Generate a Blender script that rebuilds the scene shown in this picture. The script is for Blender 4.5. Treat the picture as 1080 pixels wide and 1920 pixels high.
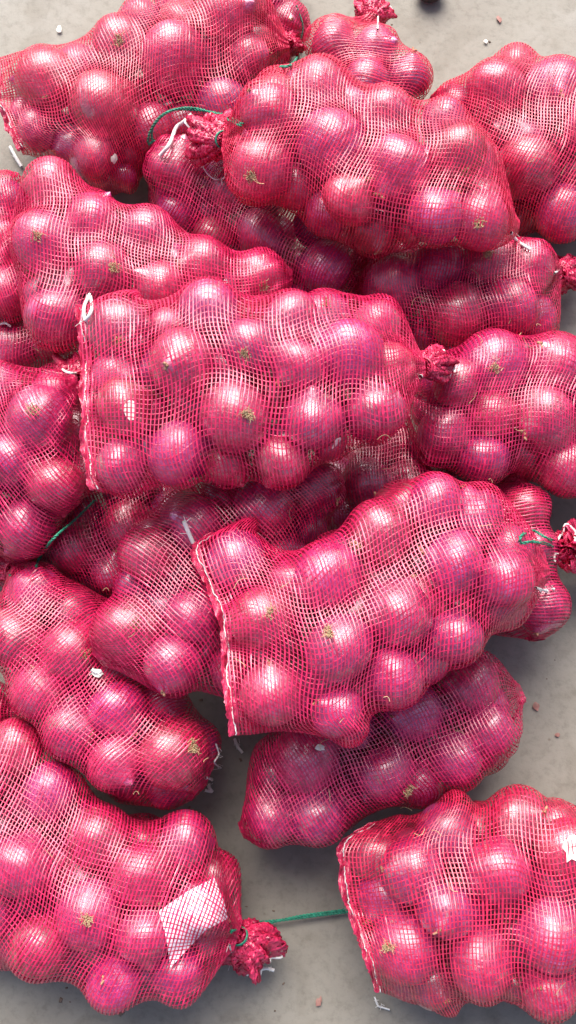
import bpy, math, random
import numpy as np
from mathutils import Vector, Matrix, noise
from mathutils.bvhtree import BVHTree

random.seed(7)
rng = np.random.default_rng(7)
R_ = math.radians
scene = bpy.context.scene
for o in list(bpy.data.objects):
    bpy.data.objects.remove(o)
COL = scene.collection

# ------------------------------------------------------------------ camera
TILT = R_(15)
DIST = 1.2
CAM = np.array([0.0, -DIST * math.sin(TILT), 0.15 + DIST * math.cos(TILT)])
VF = R_(50)
cam = bpy.data.cameras.new('camera')
cam.sensor_fit = 'VERTICAL'
cam.sensor_height = 24
cam.lens = 12 / math.tan(VF / 2)
cam.clip_start = 0.02
cam.clip_end = 100
camo = bpy.data.objects.new('camera', cam)
camo.location = CAM
camo.rotation_euler = (TILT, 0, 0)
COL.objects.link(camo)
scene.camera = camo

# ------------------------------------------------------------------ light
w = bpy.data.worlds.new('World')
scene.world = w
w.use_nodes = True
nt = w.node_tree
bg = nt.nodes['Background']
sky = nt.nodes.new('ShaderNodeTexSky')
sky.sky_type = 'NISHITA'
sky.sun_disc = False
sky.sun_elevation = R_(52)
sky.sun_rotation = R_(-8)
sky.air_density = 1.0
sky.dust_density = 4.0
nt.links.new(sky.outputs[0], bg.inputs['Color'])
bg.inputs['Strength'].default_value = 0.095
sl = bpy.data.lights.new('sun', 'SUN')
sl.energy = 2.5
sl.angle = R_(54)
sl.color = (1.0, 0.975, 0.94)
so = bpy.data.objects.new('sun', sl)
so.rotation_euler = (R_(-41), R_(-8), 0)
so.location = (0, 1, 3)
COL.objects.link(so)
scene.view_settings.view_transform = 'Standard'
scene.view_settings.look = 'None'
scene.view_settings.gamma = 1
scene.view_settings.exposure = 1.2
scene.cycles.max_bounces = 8
scene.cycles.diffuse_bounces = 5
scene.cycles.use_denoising = True

FWD = np.array([0, math.sin(TILT), -math.cos(TILT)])
UPV = np.array([0, math.cos(TILT), math.sin(TILT)])
RT = np.array([1.0, 0, 0])
TH = math.tan(VF / 2)


def ray(px, py):
    x = (px - 540) / 960 * TH
    y = (960 - py) / 960 * TH
    return FWD + x * RT + y * UPV


def on_z(px, py, z):
    d = ray(px, py)
    return CAM + d * ((z - CAM[2]) / d[2])


def on_plane(px, py, p, n):
    d = ray(px, py)
    return CAM + d * (np.dot(p - CAM, n) / np.dot(d, n))


def proj(P):
    v = P - CAM
    dep = v @ FWD
    return 540 + (v @ RT) / dep / TH * 960, 960 - (v @ UPV) / dep / TH * 960, dep


def nrm(v):
    return v / (np.linalg.norm(v, axis=-1, keepdims=True) + 1e-12)


# ------------------------------------------------------------------ materials
def new_mat(name):
    m = bpy.data.materials.new(name)
    m.use_nodes = True
    t = m.node_tree
    return m, t, t.nodes['Principled BSDF'], t.nodes['Material Output']


def N(t, typ, **kw):
    n = t.nodes.new(typ)
    for k, v in kw.items():
        setattr(n, k, v)
    return n


def ramp(t, fac, stops):
    r = N(t, 'ShaderNodeValToRGB')
    while len(r.color_ramp.elements) < len(stops):
        r.color_ramp.elements.new(0.5)
    for e, (p, c) in zip(r.color_ramp.elements, stops):
        e.position = p
        e.color = (*c, 1)
    t.links.new(fac, r.inputs[0])
    return r.outputs[0]


def mat_floor():
    m, t, b, out = new_mat('concrete')
    tc = N(t, 'ShaderNodeTexCoord')
    n1 = N(t, 'ShaderNodeTexNoise'); n1.inputs['Scale'].default_value = 3.2; n1.inputs['Detail'].default_value = 8; n1.inputs['Roughness'].default_value = .62
    n2 = N(t, 'ShaderNodeTexNoise'); n2.inputs['Scale'].default_value = 85; n2.inputs['Detail'].default_value = 6; n2.inputs['Roughness'].default_value = .7
    n3 = N(t, 'ShaderNodeTexVoronoi'); n3.inputs['Scale'].default_value = 42
    n4 = N(t, 'ShaderNodeTexNoise'); n4.inputs['Scale'].default_value = 14; n4.inputs['Detail'].default_value = 9; n4.inputs['Distortion'].default_value = 1.2
    for n in (n1, n2, n3, n4):
        t.links.new(tc.outputs['Object'], n.inputs['Vector'])
    c1 = ramp(t, n1.outputs[0], [(.3, (.205, .182, .148)), (.55, (.25, .23, .19)), (.75, (.31, .293, .258))])
    c2 = ramp(t, n2.outputs[0], [(.33, (.62, .6, .57)), (.5, (1, 1, 1)), (.72, (1.1, 1.1, 1.1))])
    mx = N(t, 'ShaderNodeMix', data_type='RGBA', blend_type='MULTIPLY'); mx.inputs[0].default_value = .5
    t.links.new(c1, mx.inputs[6]); t.links.new(c2, mx.inputs[7])
    # stains: dark little pits and broad damp marks
    c3 = ramp(t, n3.outputs['Distance'], [(.04, (.72, .66, .6)), (.1, (1, 1, 1))])
    sel = ramp(t, n4.outputs[0], [(.56, (0, 0, 0)), (.66, (1, 1, 1))])
    mx2 = N(t, 'ShaderNodeMix', data_type='RGBA', blend_type='MULTIPLY')
    t.links.new(sel, mx2.inputs[0]); t.links.new(mx.outputs[2], mx2.inputs[6]); t.links.new(c3, mx2.inputs[7])
    c4 = ramp(t, n4.outputs[0], [(.32, (.74, .71, .67)), (.48, (1, 1, 1))])
    mx3 = N(t, 'ShaderNodeMix', data_type='RGBA', blend_type='MULTIPLY'); mx3.inputs[0].default_value = .5
    t.links.new(mx2.outputs[2], mx3.inputs[6]); t.links.new(c4, mx3.inputs[7])
    t.links.new(mx3.outputs[2], b.inputs['Base Color'])
    b.inputs['Roughness'].default_value = .62
    b.inputs['Specular IOR Level'].default_value = .35
    bp = N(t, 'ShaderNodeBump'); bp.inputs['Strength'].default_value = .35; bp.inputs['Distance'].default_value = .002
    t.links.new(n2.outputs[0], bp.inputs['Height']); t.links.new(bp.outputs[0], b.inputs['Normal'])
    return m


def mat_onion():
    m, t, b, out = new_mat('onion_skin')
    tc = N(t, 'ShaderNodeTexCoord')
    oi = N(t, 'ShaderNodeObjectInfo')
    mp = N(t, 'ShaderNodeMapping'); mp.inputs['Scale'].default_value = (9, 9, 1.0)
    t.links.new(tc.outputs['Object'], mp.inputs[0])
    ad = N(t, 'ShaderNodeVectorMath', operation='ADD')
    t.links.new(mp.outputs[0], ad.inputs[0]); t.links.new(oi.outputs['Location'], ad.inputs[1])
    n1 = N(t, 'ShaderNodeTexNoise'); n1.inputs['Scale'].default_value = 1.6; n1.inputs['Detail'].default_value = 5
    t.links.new(ad.outputs[0], n1.inputs['Vector'])
    n2 = N(t, 'ShaderNodeTexNoise'); n2.inputs['Scale'].default_value = 1.5; n2.inputs['Detail'].default_value = 4
    ad2 = N(t, 'ShaderNodeVectorMath', operation='MULTIPLY_ADD')
    ad2.inputs[1].default_value = (1, 1, 1)
    sc = N(t, 'ShaderNodeVectorMath', operation='SCALE'); sc.inputs['Scale'].default_value = 31
    t.links.new(oi.outputs['Location'], sc.inputs[0])
    t.links.new(tc.outputs['Object'], ad2.inputs[0]); t.links.new(sc.outputs[0], ad2.inputs[2])
    t.links.new(ad2.outputs[0], n2.inputs['Vector'])
    c1 = ramp(t, n1.outputs[0], [(.25, (.32, .014, .08)), (.5, (.46, .026, .135)), (.75, (.6, .1, .22))])
    c2 = ramp(t, n2.outputs[0], [(.35, (.82, .66, .72)), (.5, (1, 1, 1)), (.66, (1.1, 1.3, 1.1))])
    mx = N(t, 'ShaderNodeMix', data_type='RGBA', blend_type='MULTIPLY'); mx.inputs[0].default_value = 1
    t.links.new(c1, mx.inputs[6]); t.links.new(c2, mx.inputs[7])
    hs = N(t, 'ShaderNodeHueSaturation')
    mr = N(t, 'ShaderNodeMapRange'); mr.inputs[3].default_value = .47; mr.inputs[4].default_value = .525
    t.links.new(oi.outputs['Random'], mr.inputs[0]); t.links.new(mr.outputs[0], hs.inputs['Hue'])
    mr2 = N(t, 'ShaderNodeMapRange'); mr2.inputs[3].default_value = .75; mr2.inputs[4].default_value = 1.3
    mlt = N(t, 'ShaderNodeMath', operation='MULTIPLY'); mlt.inputs[1].default_value = 7.31
    frc = N(t, 'ShaderNodeMath', operation='FRACT')
    t.links.new(oi.outputs['Random'], mlt.inputs[0]); t.links.new(mlt.outputs[0], frc.inputs[0])
    t.links.new(frc.outputs[0], mr2.inputs[0]); t.links.new(mr2.outputs[0], hs.inputs['Value'])
    t.links.new(mx.outputs[2], hs.inputs['Color'])
    # dry papery patches, tan to pale pink, that dull the gloss
    n3 = N(t, 'ShaderNodeTexNoise'); n3.inputs['Scale'].default_value = 1.1; n3.inputs['Detail'].default_value = 7; n3.inputs['Roughness'].default_value = .68; n3.inputs['Distortion'].default_value = .6
    ad3 = N(t, 'ShaderNodeVectorMath', operation='MULTIPLY_ADD'); ad3.inputs[1].default_value = (1.6, 1.6, .8)
    t.links.new(tc.outputs['Object'], ad3.inputs[0]); t.links.new(sc.outputs[0], ad3.inputs[2])
    t.links.new(ad3.outputs[0], n3.inputs['Vector'])
    pm = ramp(t, n3.outputs[0], [(.57, (0, 0, 0)), (.67, (.7, .7, .7))])
    pc = ramp(t, n1.outputs[0], [(.35, (.36, .14, .13)), (.65, (.66, .4, .36))])
    mp3 = N(t, 'ShaderNodeMix', data_type='RGBA')
    t.links.new(pm, mp3.inputs[0]); t.links.new(hs.outputs[0], mp3.inputs[6]); t.links.new(pc, mp3.inputs[7])
    t.links.new(mp3.outputs[2], b.inputs['Base Color'])
    rr_ = N(t, 'ShaderNodeMapRange'); rr_.inputs[3].default_value = .27; rr_.inputs[4].default_value = .42
    t.links.new(pm, rr_.inputs[0]); t.links.new(rr_.outputs[0], b.inputs['Coat Roughness'])
    b.inputs['Roughness'].default_value = .34
    b.inputs['Specular IOR Level'].default_value = .8
    b.inputs['Coat Weight'].default_value = .75
    b.inputs['Coat IOR'].default_value = 2.3
    pass
    b.inputs['Subsurface Weight'].default_value = .0
    bp = N(t, 'ShaderNodeBump'); bp.inputs['Strength'].default_value = .25; bp.inputs['Distance'].default_value = .05
    t.links.new(n1.outputs[0], bp.inputs['Height']); t.links.new(bp.outputs[0], b.inputs['Normal'])
    return m


def mat_net(name, col, rough=.32, trans=.18, spec=.6):
    m, t, b, out = new_mat(name)
    tc = N(t, 'ShaderNodeTexCoord')
    n = N(t, 'ShaderNodeTexNoise'); n.inputs['Scale'].default_value = 130; n.inputs['Detail'].default_value = 3
    t.links.new(tc.outputs['Object'], n.inputs['Vector'])
    a = tuple(c * .6 for c in col); z = tuple(min(1, c * 1.35 + .012) for c in col)
    c = ramp(t, n.outputs[0], [(.3, a), (.5, col), (.7, z)])
    t.links.new(c, b.inputs['Base Color'])
    b.inputs['Roughness'].default_value = rough
    b.inputs['Specular IOR Level'].default_value = spec
    b.inputs['Coat Weight'].default_value = .5; b.inputs['Coat Roughness'].default_value = .18; b.inputs['Coat IOR'].default_value = 1.65
    tr = N(t, 'ShaderNodeBsdfTranslucent')
    t.links.new(c, tr.inputs[0])
    mx = N(t, 'ShaderNodeMixShader'); mx.inputs[0].default_value = trans
    t.links.new(b.outputs[0], mx.inputs[1]); t.links.new(tr.outputs[0], mx.inputs[2])
    t.links.new(mx.outputs[0], out.inputs[0])
    return m


def mat_plain(name, col, rough=.7, var=.25, scale=60, bump=.2):
    m, t, b, out = new_mat(name)
    tc = N(t, 'ShaderNodeTexCoord')
    n = N(t, 'ShaderNodeTexNoise'); n.inputs['Scale'].default_value = scale; n.inputs['Detail'].default_value = 4
    t.links.new(tc.outputs['Object'], n.inputs['Vector'])
    c = ramp(t, n.outputs[0], [(.3, tuple(x * (1 - var) for x in col)), (.7, tuple(min(1, x * (1 + var)) for x in col))])
    t.links.new(c, b.inputs['Base Color'])
    b.inputs['Roughness'].default_value = rough
    bp = N(t, 'ShaderNodeBump'); bp.inputs['Strength'].default_value = bump; bp.inputs['Distance'].default_value = .001
    t.links.new(n.outputs[0], bp.inputs['Height']); t.links.new(bp.outputs[0], b.inputs['Normal'])
    return m


M = dict(
    floor=mat_floor(), onion=mat_onion(),
    net=mat_net('red_netting', (.69, .015, .098)),
    net2=mat_net('scarlet_netting', (.69, .017, .08)),
    net3=mat_net('crimson_netting', (.62, .012, .095)),
    hem=mat_net('red_hem', (.74, .028, .12), .4, .3, .7),
    white=mat_plain('white_thread', (.78, .76, .72), .8, .12, 300),
    green=mat_plain('green_twine', (.02, .23, .14), .5, .45, 200),
    root=mat_plain('dry_root', (.56, .4, .22), .85, .4, 20),
    neck=mat_plain('dry_neck', (.4, .2, .12), .8, .5, 12),
    skin=mat_plain('papery_skin', (.32, .15, .12), .6, .4, 90),
    pale=mat_plain('pale_skin', (.75, .68, .6), .55, .2, 120),
    patch_white=mat_plain('white_patch', (.88, .78, .83), .3, .08, 60),  # near-white, fairly smooth, for the patch under the bottom left net
    dirt=mat_plain('dirt_crumb', (.16, .11, .08), .9, .4, 200),
    dark=mat_plain('dark_brown', (.035, .025, .022), .7, .4, 20),
)


# ------------------------------------------------------------------ mesh helpers
def mesh_np(name, V, F, mat, smooth=True):
    """V (n,3); F (m,k) ints of constant k"""
    V = np.asarray(V, dtype=np.float32)
    F = np.asarray(F, dtype=np.int32)
    me = bpy.data.meshes.new(name)
    k = F.shape[1]
    me.vertices.add(len(V)); me.vertices.foreach_set('co', V.ravel())
    me.loops.add(F.size); me.loops.foreach_set('vertex_index', F.ravel())
    me.polygons.add(len(F))
    me.polygons.foreach_set('loop_start', np.arange(0, F.size, k, dtype=np.int32))
    me.update(calc_edges=True)
    me.polygons.foreach_set('use_smooth', np.full(len(F), smooth))
    me.materials.append(mat)
    me.validate()
    return me


def link(name, me, parent=None, loc=None):
    o = bpy.data.objects.new(name, me)
    COL.objects.link(o)
    if parent is not None:
        o.parent = parent
    if loc is not None:
        o.location = loc
    return o


def tag(o, label=None, cat=None, group=None, kind=None):
    for k, v in (('label', label), ('category', cat), ('group', group), ('kind', kind)):
        if v:
            o[k] = v
    return o


class MB:
    """collects quads"""
    def __init__(s): s.V = []; s.F = []; s.n = 0
    def add(s, V, F):
        s.V.append(np.asarray(V, float)); s.F.append(np.asarray(F, int) + s.n); s.n += len(V)
    def tube(s, P, r, k=6, taper=None):
        P = np.asarray(P, float); n = len(P)
        T = nrm(np.gradient(P, axis=0))
        up = np.array([.13, .21, .97])
        A = nrm(np.cross(T, up)); B = np.cross(T, A)
        rr = np.full(n, r) if np.isscalar(r) else np.asarray(r)
        ang = np.linspace(0, 2 * math.pi, k, endpoint=False)
        V = P[:, None] + rr[:, None, None] * (np.cos(ang)[None, :, None] * A[:, None] + np.sin(ang)[None, :, None] * B[:, None])
        i = np.arange(n - 1)[:, None] * k; j = np.arange(k)[None]; j2 = (j + 1) % k
        F = np.stack([i + j, i + j2, i + k + j2, i + k + j], -1).reshape(-1, 4)
        s.add(V.reshape(-1, 3), F)
    def mesh(s, name, mat, origin=(0, 0, 0), smooth=True):
        return mesh_np(name, np.concatenate(s.V) - np.asarray(origin), np.concatenate(s.F), mat, smooth)


def spline(P, n=40):
    """Catmull-Rom through points"""
    P = np.asarray(P, float)
    if len(P) == 2:
        t = np.linspace(0, 1, n)[:, None]
        return P[0] * (1 - t) + P[1] * t
    Q = np.vstack([2 * P[0] - P[1], P, 2 * P[-1] - P[-2]])
    out = []
    m = len(P) - 1
    for u in np.linspace(0, m - 1e-6, n):
        i = int(u); t = u - i
        a, b, c, d = Q[i:i + 4]
        out.append(.5 * ((2 * b) + (c - a) * t + (2 * a - 5 * b + 4 * c - d) * t * t + (3 * b - a - 3 * c + d) * t ** 3))
    return np.array(out)


def box1(a, k, axis, wrap=False):
    r = np.zeros_like(a)
    for d in range(-k, k + 1):
        if wrap:
            r += np.roll(a, d, axis)
        else:
            idx = np.clip(np.arange(a.shape[axis]) + d, 0, a.shape[axis] - 1)
            r += np.take(a, idx, axis)
    return r / (2 * k + 1)


# ------------------------------------------------------------------ the bags, read off the place
# start = stitched end, end = tied end; outline of the body; z = height of the axis at both ends; onions seen through the net
BAGS = [
 dict(k='G', s=(166, 745), e=(790, 690), z=(.255, .245), T=.075, net='net', ph='large central bag', seam=1, ros=((832, 682), .55),
  label='large onion bag across the middle of the pile, white threaded seam at its left end',
  out=[(158,560),(230,552),(300,550),(370,528),(440,540),(560,542),(640,533),(715,565),(770,620),(790,670),(785,740),(770,795),(740,830),(690,858),(600,880),(500,892),(400,908),(330,905),(260,925),(205,935),(175,920),(165,745)],
  on=[(220,610,52),(340,680,56),(232,765,50),(225,880,46),(325,855,55),(440,780,60),(410,865,45),(390,580,50),(585,790,56),(645,585,50),(545,600,50),(560,685,50),(655,665,58),(735,625,48),(705,770,52),(740,715,45),(650,835,48),(530,860,45),(470,650,48),(290,600,40)]),
 dict(k='M', s=(400, 1200), e=(1000, 1080), z=(.225, .2), T=.078, net='net', ph='big lower central bag', seam=1, ros=None,
  label='large onion bag below the central one, its ragged seam running down its left end',
  out=[(365,1000),(420,985),(500,1010),(560,1010),(610,985),(700,940),(740,892),(800,888),(880,925),(940,960),(1000,1015),(1006,1080),(985,1165),(930,1215),(860,1250),(780,1290),(720,1340),(650,1375),(590,1395),(500,1412),(445,1410),(432,1300),(420,1150),(385,1080)],
  on=[(430,1040,53),(492,1160,58),(510,1300,58),(490,1375,42),(615,1080,62),(635,1215,63),(745,1150,62),(712,1000,56),(855,1055,56),(850,1195,50),(815,940,48),(740,1270,52),(690,1330,38),(580,1300,48),(625,1350,42),(945,1085,50),(930,1170,45),(900,990,46),(530,1070,45),(770,1065,45),(560,1380,36),(440,1130,40)]),
 dict(k='C', s=(950, 340), e=(432, 262), z=(.19, .2), T=.07, net='net2', ph='upper central bag', seam=0, ros=((340, 250), 1.25),
  label='onion bag at the upper centre with a green twine loop round its tied end',
  out=[(425,330),(415,290),(440,240),(462,180),(490,142),(550,122),(610,116),(655,128),(680,162),(725,160),(800,198),(870,218),(920,260),(945,300),(948,360),(962,435),(900,450),(860,460),(780,478),(710,492),(650,465),(590,415),(520,385)],
  on=[(600,165,50),(500,205,50),(620,270,58),(745,320,60),(815,405,50),(655,375,46),(858,290,50),(912,340,45),(905,412,48),(720,215,48),(478,318,54),(550,330,46),(585,385,42),(690,440,45),(780,450,38),(800,235,42),(540,250,40),(690,300,36)]),
 dict(k='F', s=(60, 500), e=(530, 520), z=(.17, .15), T=.066, net='net', ph='upper left bag', seam=0, ros=None,
  label='pale lit onion bag at the left, tucked under the central bag',
  out=[(28,430),(45,380),(42,320),(90,305),(135,312),(180,350),(240,382),(300,405),(340,432),(400,465),(450,482),(500,472),(530,495),(545,560),(500,640),(300,680),(200,640),(150,660),(60,660),(32,610),(25,500)],
  on=[(95,350,46),(75,455,52),(110,595,56),(195,510,50),(275,440,48),(375,500,50),(490,520,46),(300,540,48),(170,420,46),(60,620,38),(430,560,45),(180,610,45)]),
 dict(k='H', s=(1240, 780), e=(790, 730), z=(.09, .13), T=.075, net='net3', ph='right edge middle bag', seam=0, ros=None,
  label='onion bag running off the right edge, starting beside the knot of the central bag',
  out=[(790,700),(830,650),(880,632),(960,618),(1080,618),(1240,625),(1260,790),(1240,900),(1080,912),(1000,912),(940,900),(870,880),(800,880),(755,860),(770,800)],
  on=[(925,685,58),(850,705,50),(1040,685,55),(890,775,55),(1020,790,58),(820,825,50),(905,860,46),(990,865,45),(1065,875,42),(960,760,40)]),
 dict(k='L', s=(245, 1245), e=(618, 900), z=(.165, .14), T=.068, net='net3', ph='diagonal middle bag', seam=0, ros=None,
  label='onion bag lying diagonally between the central bag and the big lower central bag',
  out=[(185,1175),(205,1100),(225,1040),(240,975),(310,900),(400,860),(500,850),(600,850),(640,890),(642,940),(600,1040),(560,1150),(520,1250),(440,1310),(340,1292),(270,1285),(215,1245),(180,1210)],
  on=[(235,1185,56),(277,1040,50),(375,1150,50),(320,1250,48),(350,1065,46),(400,1245,48),(495,950,52),(592,915,38),(420,945,48),(370,985,44),(560,965,42),(300,1130,42)]),
 dict(k='A', s=(25, 200), e=(520, 95), z=(.09, .09), T=.082, net='net2', ph='top left bag', seam=1, ros=((548, 98), .55),
  label='large onion bag in the top left corner with bare floor beyond it',
  out=[(-5,90),(50,82),(110,88),(190,58),(255,12),(320,-20),(400,-35),(480,-30),(520,20),(530,90),(500,160),(450,220),(380,270),(300,320),(220,355),(150,330),(100,305),(50,305),(20,230),(0,190)],
  on=[(85,150,55),(195,205,60),(325,110,58),(415,125,52),(320,30,50),(425,25,50),(225,85,45),(30,120,42),(145,95,45),(345,190,52),(110,240,52),(165,300,46),(480,75,44),(262,260,45),(255,150,40),(420,200,42)]),
 dict(k='J', s=(-110, 900), e=(152, 712), z=(.11, .18), T=.075, net='net3', ph='left edge middle bag', seam=0, ros=((112, 672), 1.0),
  label='dark red onion bag at the left edge beside the white threaded seam',
  out=[(-150,760),(-60,690),(0,675),(90,663),(145,700),(172,780),(178,860),(172,930),(120,1000),(70,1050),(0,1055),(-100,1050),(-160,960)],
  on=[(78,785,56),(30,720,48),(100,905,50),(25,860,48),(130,755,38),(45,990,50),(110,985,42),(0,930,40)]),
 dict(k='I', s=(660, 550), e=(1040, 510), z=(.07, .085), T=.068, net='net', ph='bag between the right edge bags', seam=0, ros=((1092, 520), .8),
  label='short onion bag on the right below the upper central bag, its knot at the edge',
  out=[(640,500),(740,470),(800,485),(900,455),(980,445),(1030,465),(1045,510),(1060,580),(1062,640),(950,700),(850,700),(780,680),(720,640),(690,590)],
  on=[(735,535,48),(825,505,48),(915,495,48),(860,590,54),(955,575,50),(1005,500,40),(785,610,48),(1030,590,40)]),
 dict(k='R', s=(385, 1440), e=(50, 1090), z=(.11, .1), T=.07, net='net', ph='lower left diagonal bag', seam=0, ros=((-10, 1055), .7),
  label='onion bag slanting down at the lower left with a white knot at its lower tip',
  out=[(-15,1140),(10,1085),(80,1060),(150,1075),(210,1105),(260,1180),(300,1270),(380,1310),(408,1380),(408,1440),(375,1495),(300,1515),(235,1527),(190,1505),(140,1455),(90,1395),(45,1340),(10,1280),(-20,1220)],
  on=[(60,1105,44),(28,1195,52),(130,1135,50),(138,1225,54),(218,1330,52),(325,1412,60),(135,1370,44),(75,1290,48),(215,1430,48),(310,1330,44),(255,1485,40),(345,1480,36),(200,1230,40)]),
 dict(k='Q', s=(475, 1530), e=(965, 1310), z=(.075, .075), T=.068, net='net3', ph='bag under the big lower central bag', seam=0, ros=None,
  label='onion bag on the floor poking out below the big lower central bag',
  out=[(450,1470),(440,1400),(520,1340),(700,1240),(850,1180),(945,1235),(975,1320),(965,1430),(930,1465),(865,1500),(780,1512),(710,1545),(640,1572),(560,1580),(515,1597),(462,1560)],
  on=[(575,1430,60),(775,1335,50),(890,1285,52),(920,1370,48),(855,1430,48),(725,1450,52),(600,1530,44),(670,1490,44),(510,1535,44),(500,1470,46),(800,1465,38)]),
 dict(k='S', s=(-150, 1560), e=(432, 1752), z=(.085, .085), T=.085, net='net', ph='bottom left bag', seam=0, ros=((510, 1808), 1.15),
  label='wide onion bag in the bottom left corner, white patch under its net',
  out=[(-160,1420),(-60,1340),(0,1330),(45,1345),(85,1400),(150,1470),(230,1520),(350,1522),(400,1565),(450,1635),(462,1700),(435,1765),(400,1820),(320,1868),(200,1892),(130,1855),(60,1830),(0,1822),(-160,1790)],
  on=[(100,1480,50),(30,1400,46),(185,1570,54),(345,1580,50),(38,1625,60),(165,1715,56),(75,1775,52),(272,1755,52),(375,1700,46),(400,1640,42),(125,1640,46),(265,1640,52),(212,1845,46),(335,1825,44),(5,1720,48),(30,1510,48)]),
 dict(k='T', s=(672, 1730), e=(1260, 1700), z=(.09, .09), T=.088, net='net2', ph='bottom right bag', seam=1, ros=None,
  label='large onion bag in the bottom right corner lying on the bare floor, seam facing left',
  out=[(640,1585),(700,1535),(790,1496),(860,1508),(940,1484),(1010,1500),(1080,1497),(1240,1520),(1270,1700),(1240,1880),(1080,1890),(1000,1900),(900,1905),(830,1898),(770,1908),(712,1890),(690,1790),(655,1690)],
  on=[(688,1588,48),(830,1545,56),(768,1635,58),(975,1535,52),(692,1680,44),(755,1780,60),(932,1635,56),(1060,1590,52),(1035,1755,60),(900,1810,58),(830,1710,48),(755,1865,44),(855,1870,42),(1030,1860,46),(970,1720,48)]),
 dict(k='D', s=(1250, 300), e=(812, 200), z=(.09, .07), T=.085, net='net2', ph='top right bag', seam=0, ros=None,
  label='onion bag at the upper right edge with open floor above it',
  out=[(805,190),(850,160),(905,130),(960,114),(1020,120),(1080,122),(1250,140),(1290,300),(1250,410),(1080,418),(1000,425),(950,432),(900,400),(840,300)],
  on=[(930,170,50),(1045,170,54),(990,310,54),(1068,320,50),(985,225,46),(870,200,38),(990,390,40),(1055,400,42),(1110,240,45)]),
 dict(k='E', s=(700, 530), e=(300, 285), z=(.07, .085), T=.066, net='net3', ph='bag under the upper central bag', seam=0, ros=None,
  label='onion bag lying below the upper central bag, with the white knot resting on it',
  out=[(215,352),(262,315),(282,272),(340,255),(420,270),(520,340),(640,410),(720,480),(720,560),(640,590),(540,600),(420,520),(300,440)],
  on=[(325,310,50),(385,365,46),(445,405,46),(490,440,48),(610,500,46),(555,490,40),(255,350,36),(420,300,40)]),
 dict(k='B', s=(735, 300), e=(705, 65), z=(.075, .08), T=.06, net='net2', ph='small topmost bag', seam=0, ros=((713, 12), .85),
  label='small onion bag standing up at the top with a red tuft like a topknot',
  out=[(565,115),(590,62),(620,38),(662,52),(735,62),(752,108),(795,150),(802,190),(800,280),(680,320),(580,250)],
  on=[(622,80,44),(705,92,40),(765,145,40),(685,160,42),(605,150,38),(745,205,40),(660,110,36)]),
 dict(k='O', s=(1010, 1150), e=(985, 945), z=(.08, .08), T=.06, net='net3', ph='small bag right of lower centre', seam=0, ros=None,
  label='small onion bag at the right peeping out behind the big lower central bag',
  out=[(820,1000),(850,900),(940,895),(1010,905),(1035,960),(1040,1040),(1068,1100),(1064,1160),(1020,1190),(960,1190),(860,1160)],
  on=[(1015,1135,48),(985,955,40),(1000,1030,40),(920,930,36)]),
 dict(k='P', s=(1330, 1020), e=(1105, 1030), z=(.07, .07), T=.06, net='net3', ph='bag beyond the right edge', seam=0, ros=((1035, 1022), .9),
  label='tied red tuft of an onion bag reaching in from the right edge',
  out=[(1105,980),(1180,930),(1330,930),(1340,1120),(1180,1120),(1105,1080)], on=[]),
 dict(k='V', s=(430, 10), e=(560, 55), z=(.06, .06), T=.055, net='net3', ph='bag cut by the top edge', seam=0, ros=None,
  label='dark purple rounded end of an onion bag cut off by the top edge',
  out=[(430,-120),(540,-110),(568,30),(566,80),(540,98),(480,90),(430,60)],
  on=[(530,40,44),(500,-30,45)]),
 dict(k='K', s=(-150, 480), e=(38, 440), z=(.08, .09), T=.06, net='net', ph='upper left edge bag', seam=0, ros=None,
  label='onion bag mostly outside the left edge, behind the upper left bag',
  out=[(-150,360),(-40,335),(20,322),(48,330),(60,400),(60,560),(40,600),(0,615),(-150,600)],
  on=[(12,375,42),(8,465,44),(10,560,42)]),
 dict(k='W', s=(-120, 640), e=(135, 650), z=(.06, .06), T=.05, net='net3', ph='deep shaded bag at the left edge', seam=0, ros=None,
  label='shaded onion bag at the left edge wedged between two other bags',
  out=[(-120,580),(0,590),(120,600),(150,660),(80,700),(-60,700),(-120,690)], on=[(15,640,34)]),
 dict(k='X', s=(80, 1020), e=(340, 930), z=(.065, .07), T=.066, net='net3', ph='dark bag deep under the central bag', seam=0, ros=None,
  label='shaded onion bag deep in the pile below the left end of the central bag',
  out=[(60,980),(150,900),(230,850),(340,850),(350,1010),(290,1120),(120,1120),(60,1060)],
  on=[(130,1020,42),(242,990,46),(215,1060,38),(300,950,40)]),
 dict(k='U', s=(600, 940), e=(850, 900), z=(.075, .075), T=.062, net='net3', ph='hidden bag below the central knot', seam=0, ros=None,
  label='deeply shaded onion bag showing between the two central bags',
  out=[(590,840),(650,780),(720,750),(800,770),(850,900),(840,1000),(640,1010),(590,940)], on=[(690,908,46),(775,900,44),(640,850,44),(720,840,46),(800,850,44)]),
 dict(k='Z', s=(590, 480), e=(790, 490), z=(.05, .05), T=.045, net='net3', ph='hidden bag above the central bag', seam=0, ros=None,
  label='deeply shaded onion bag in the hollow above the central bag',
  out=[(590,400),(700,390),(790,410),(800,560),(700,590),(590,560)], on=[(675,500,44),(740,480,44),(620,470,40)]),
 dict(k='Y', s=(-160, 1330), e=(8, 1335), z=(.05, .05), T=.045, net='net3', ph='bag at the far left edge', seam=0, ros=None,
  label='sliver of an onion bag at the left edge under the slanting bag',
  out=[(-160,1290),(-20,1300),(10,1320),(12,1355),(-30,1380),(-160,1380)], on=[(-20,1335,30)]),
]

NS, NT = 120, 160
TENSION = 70
THG = np.linspace(-math.pi, math.pi, NT, endpoint=False)


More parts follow.
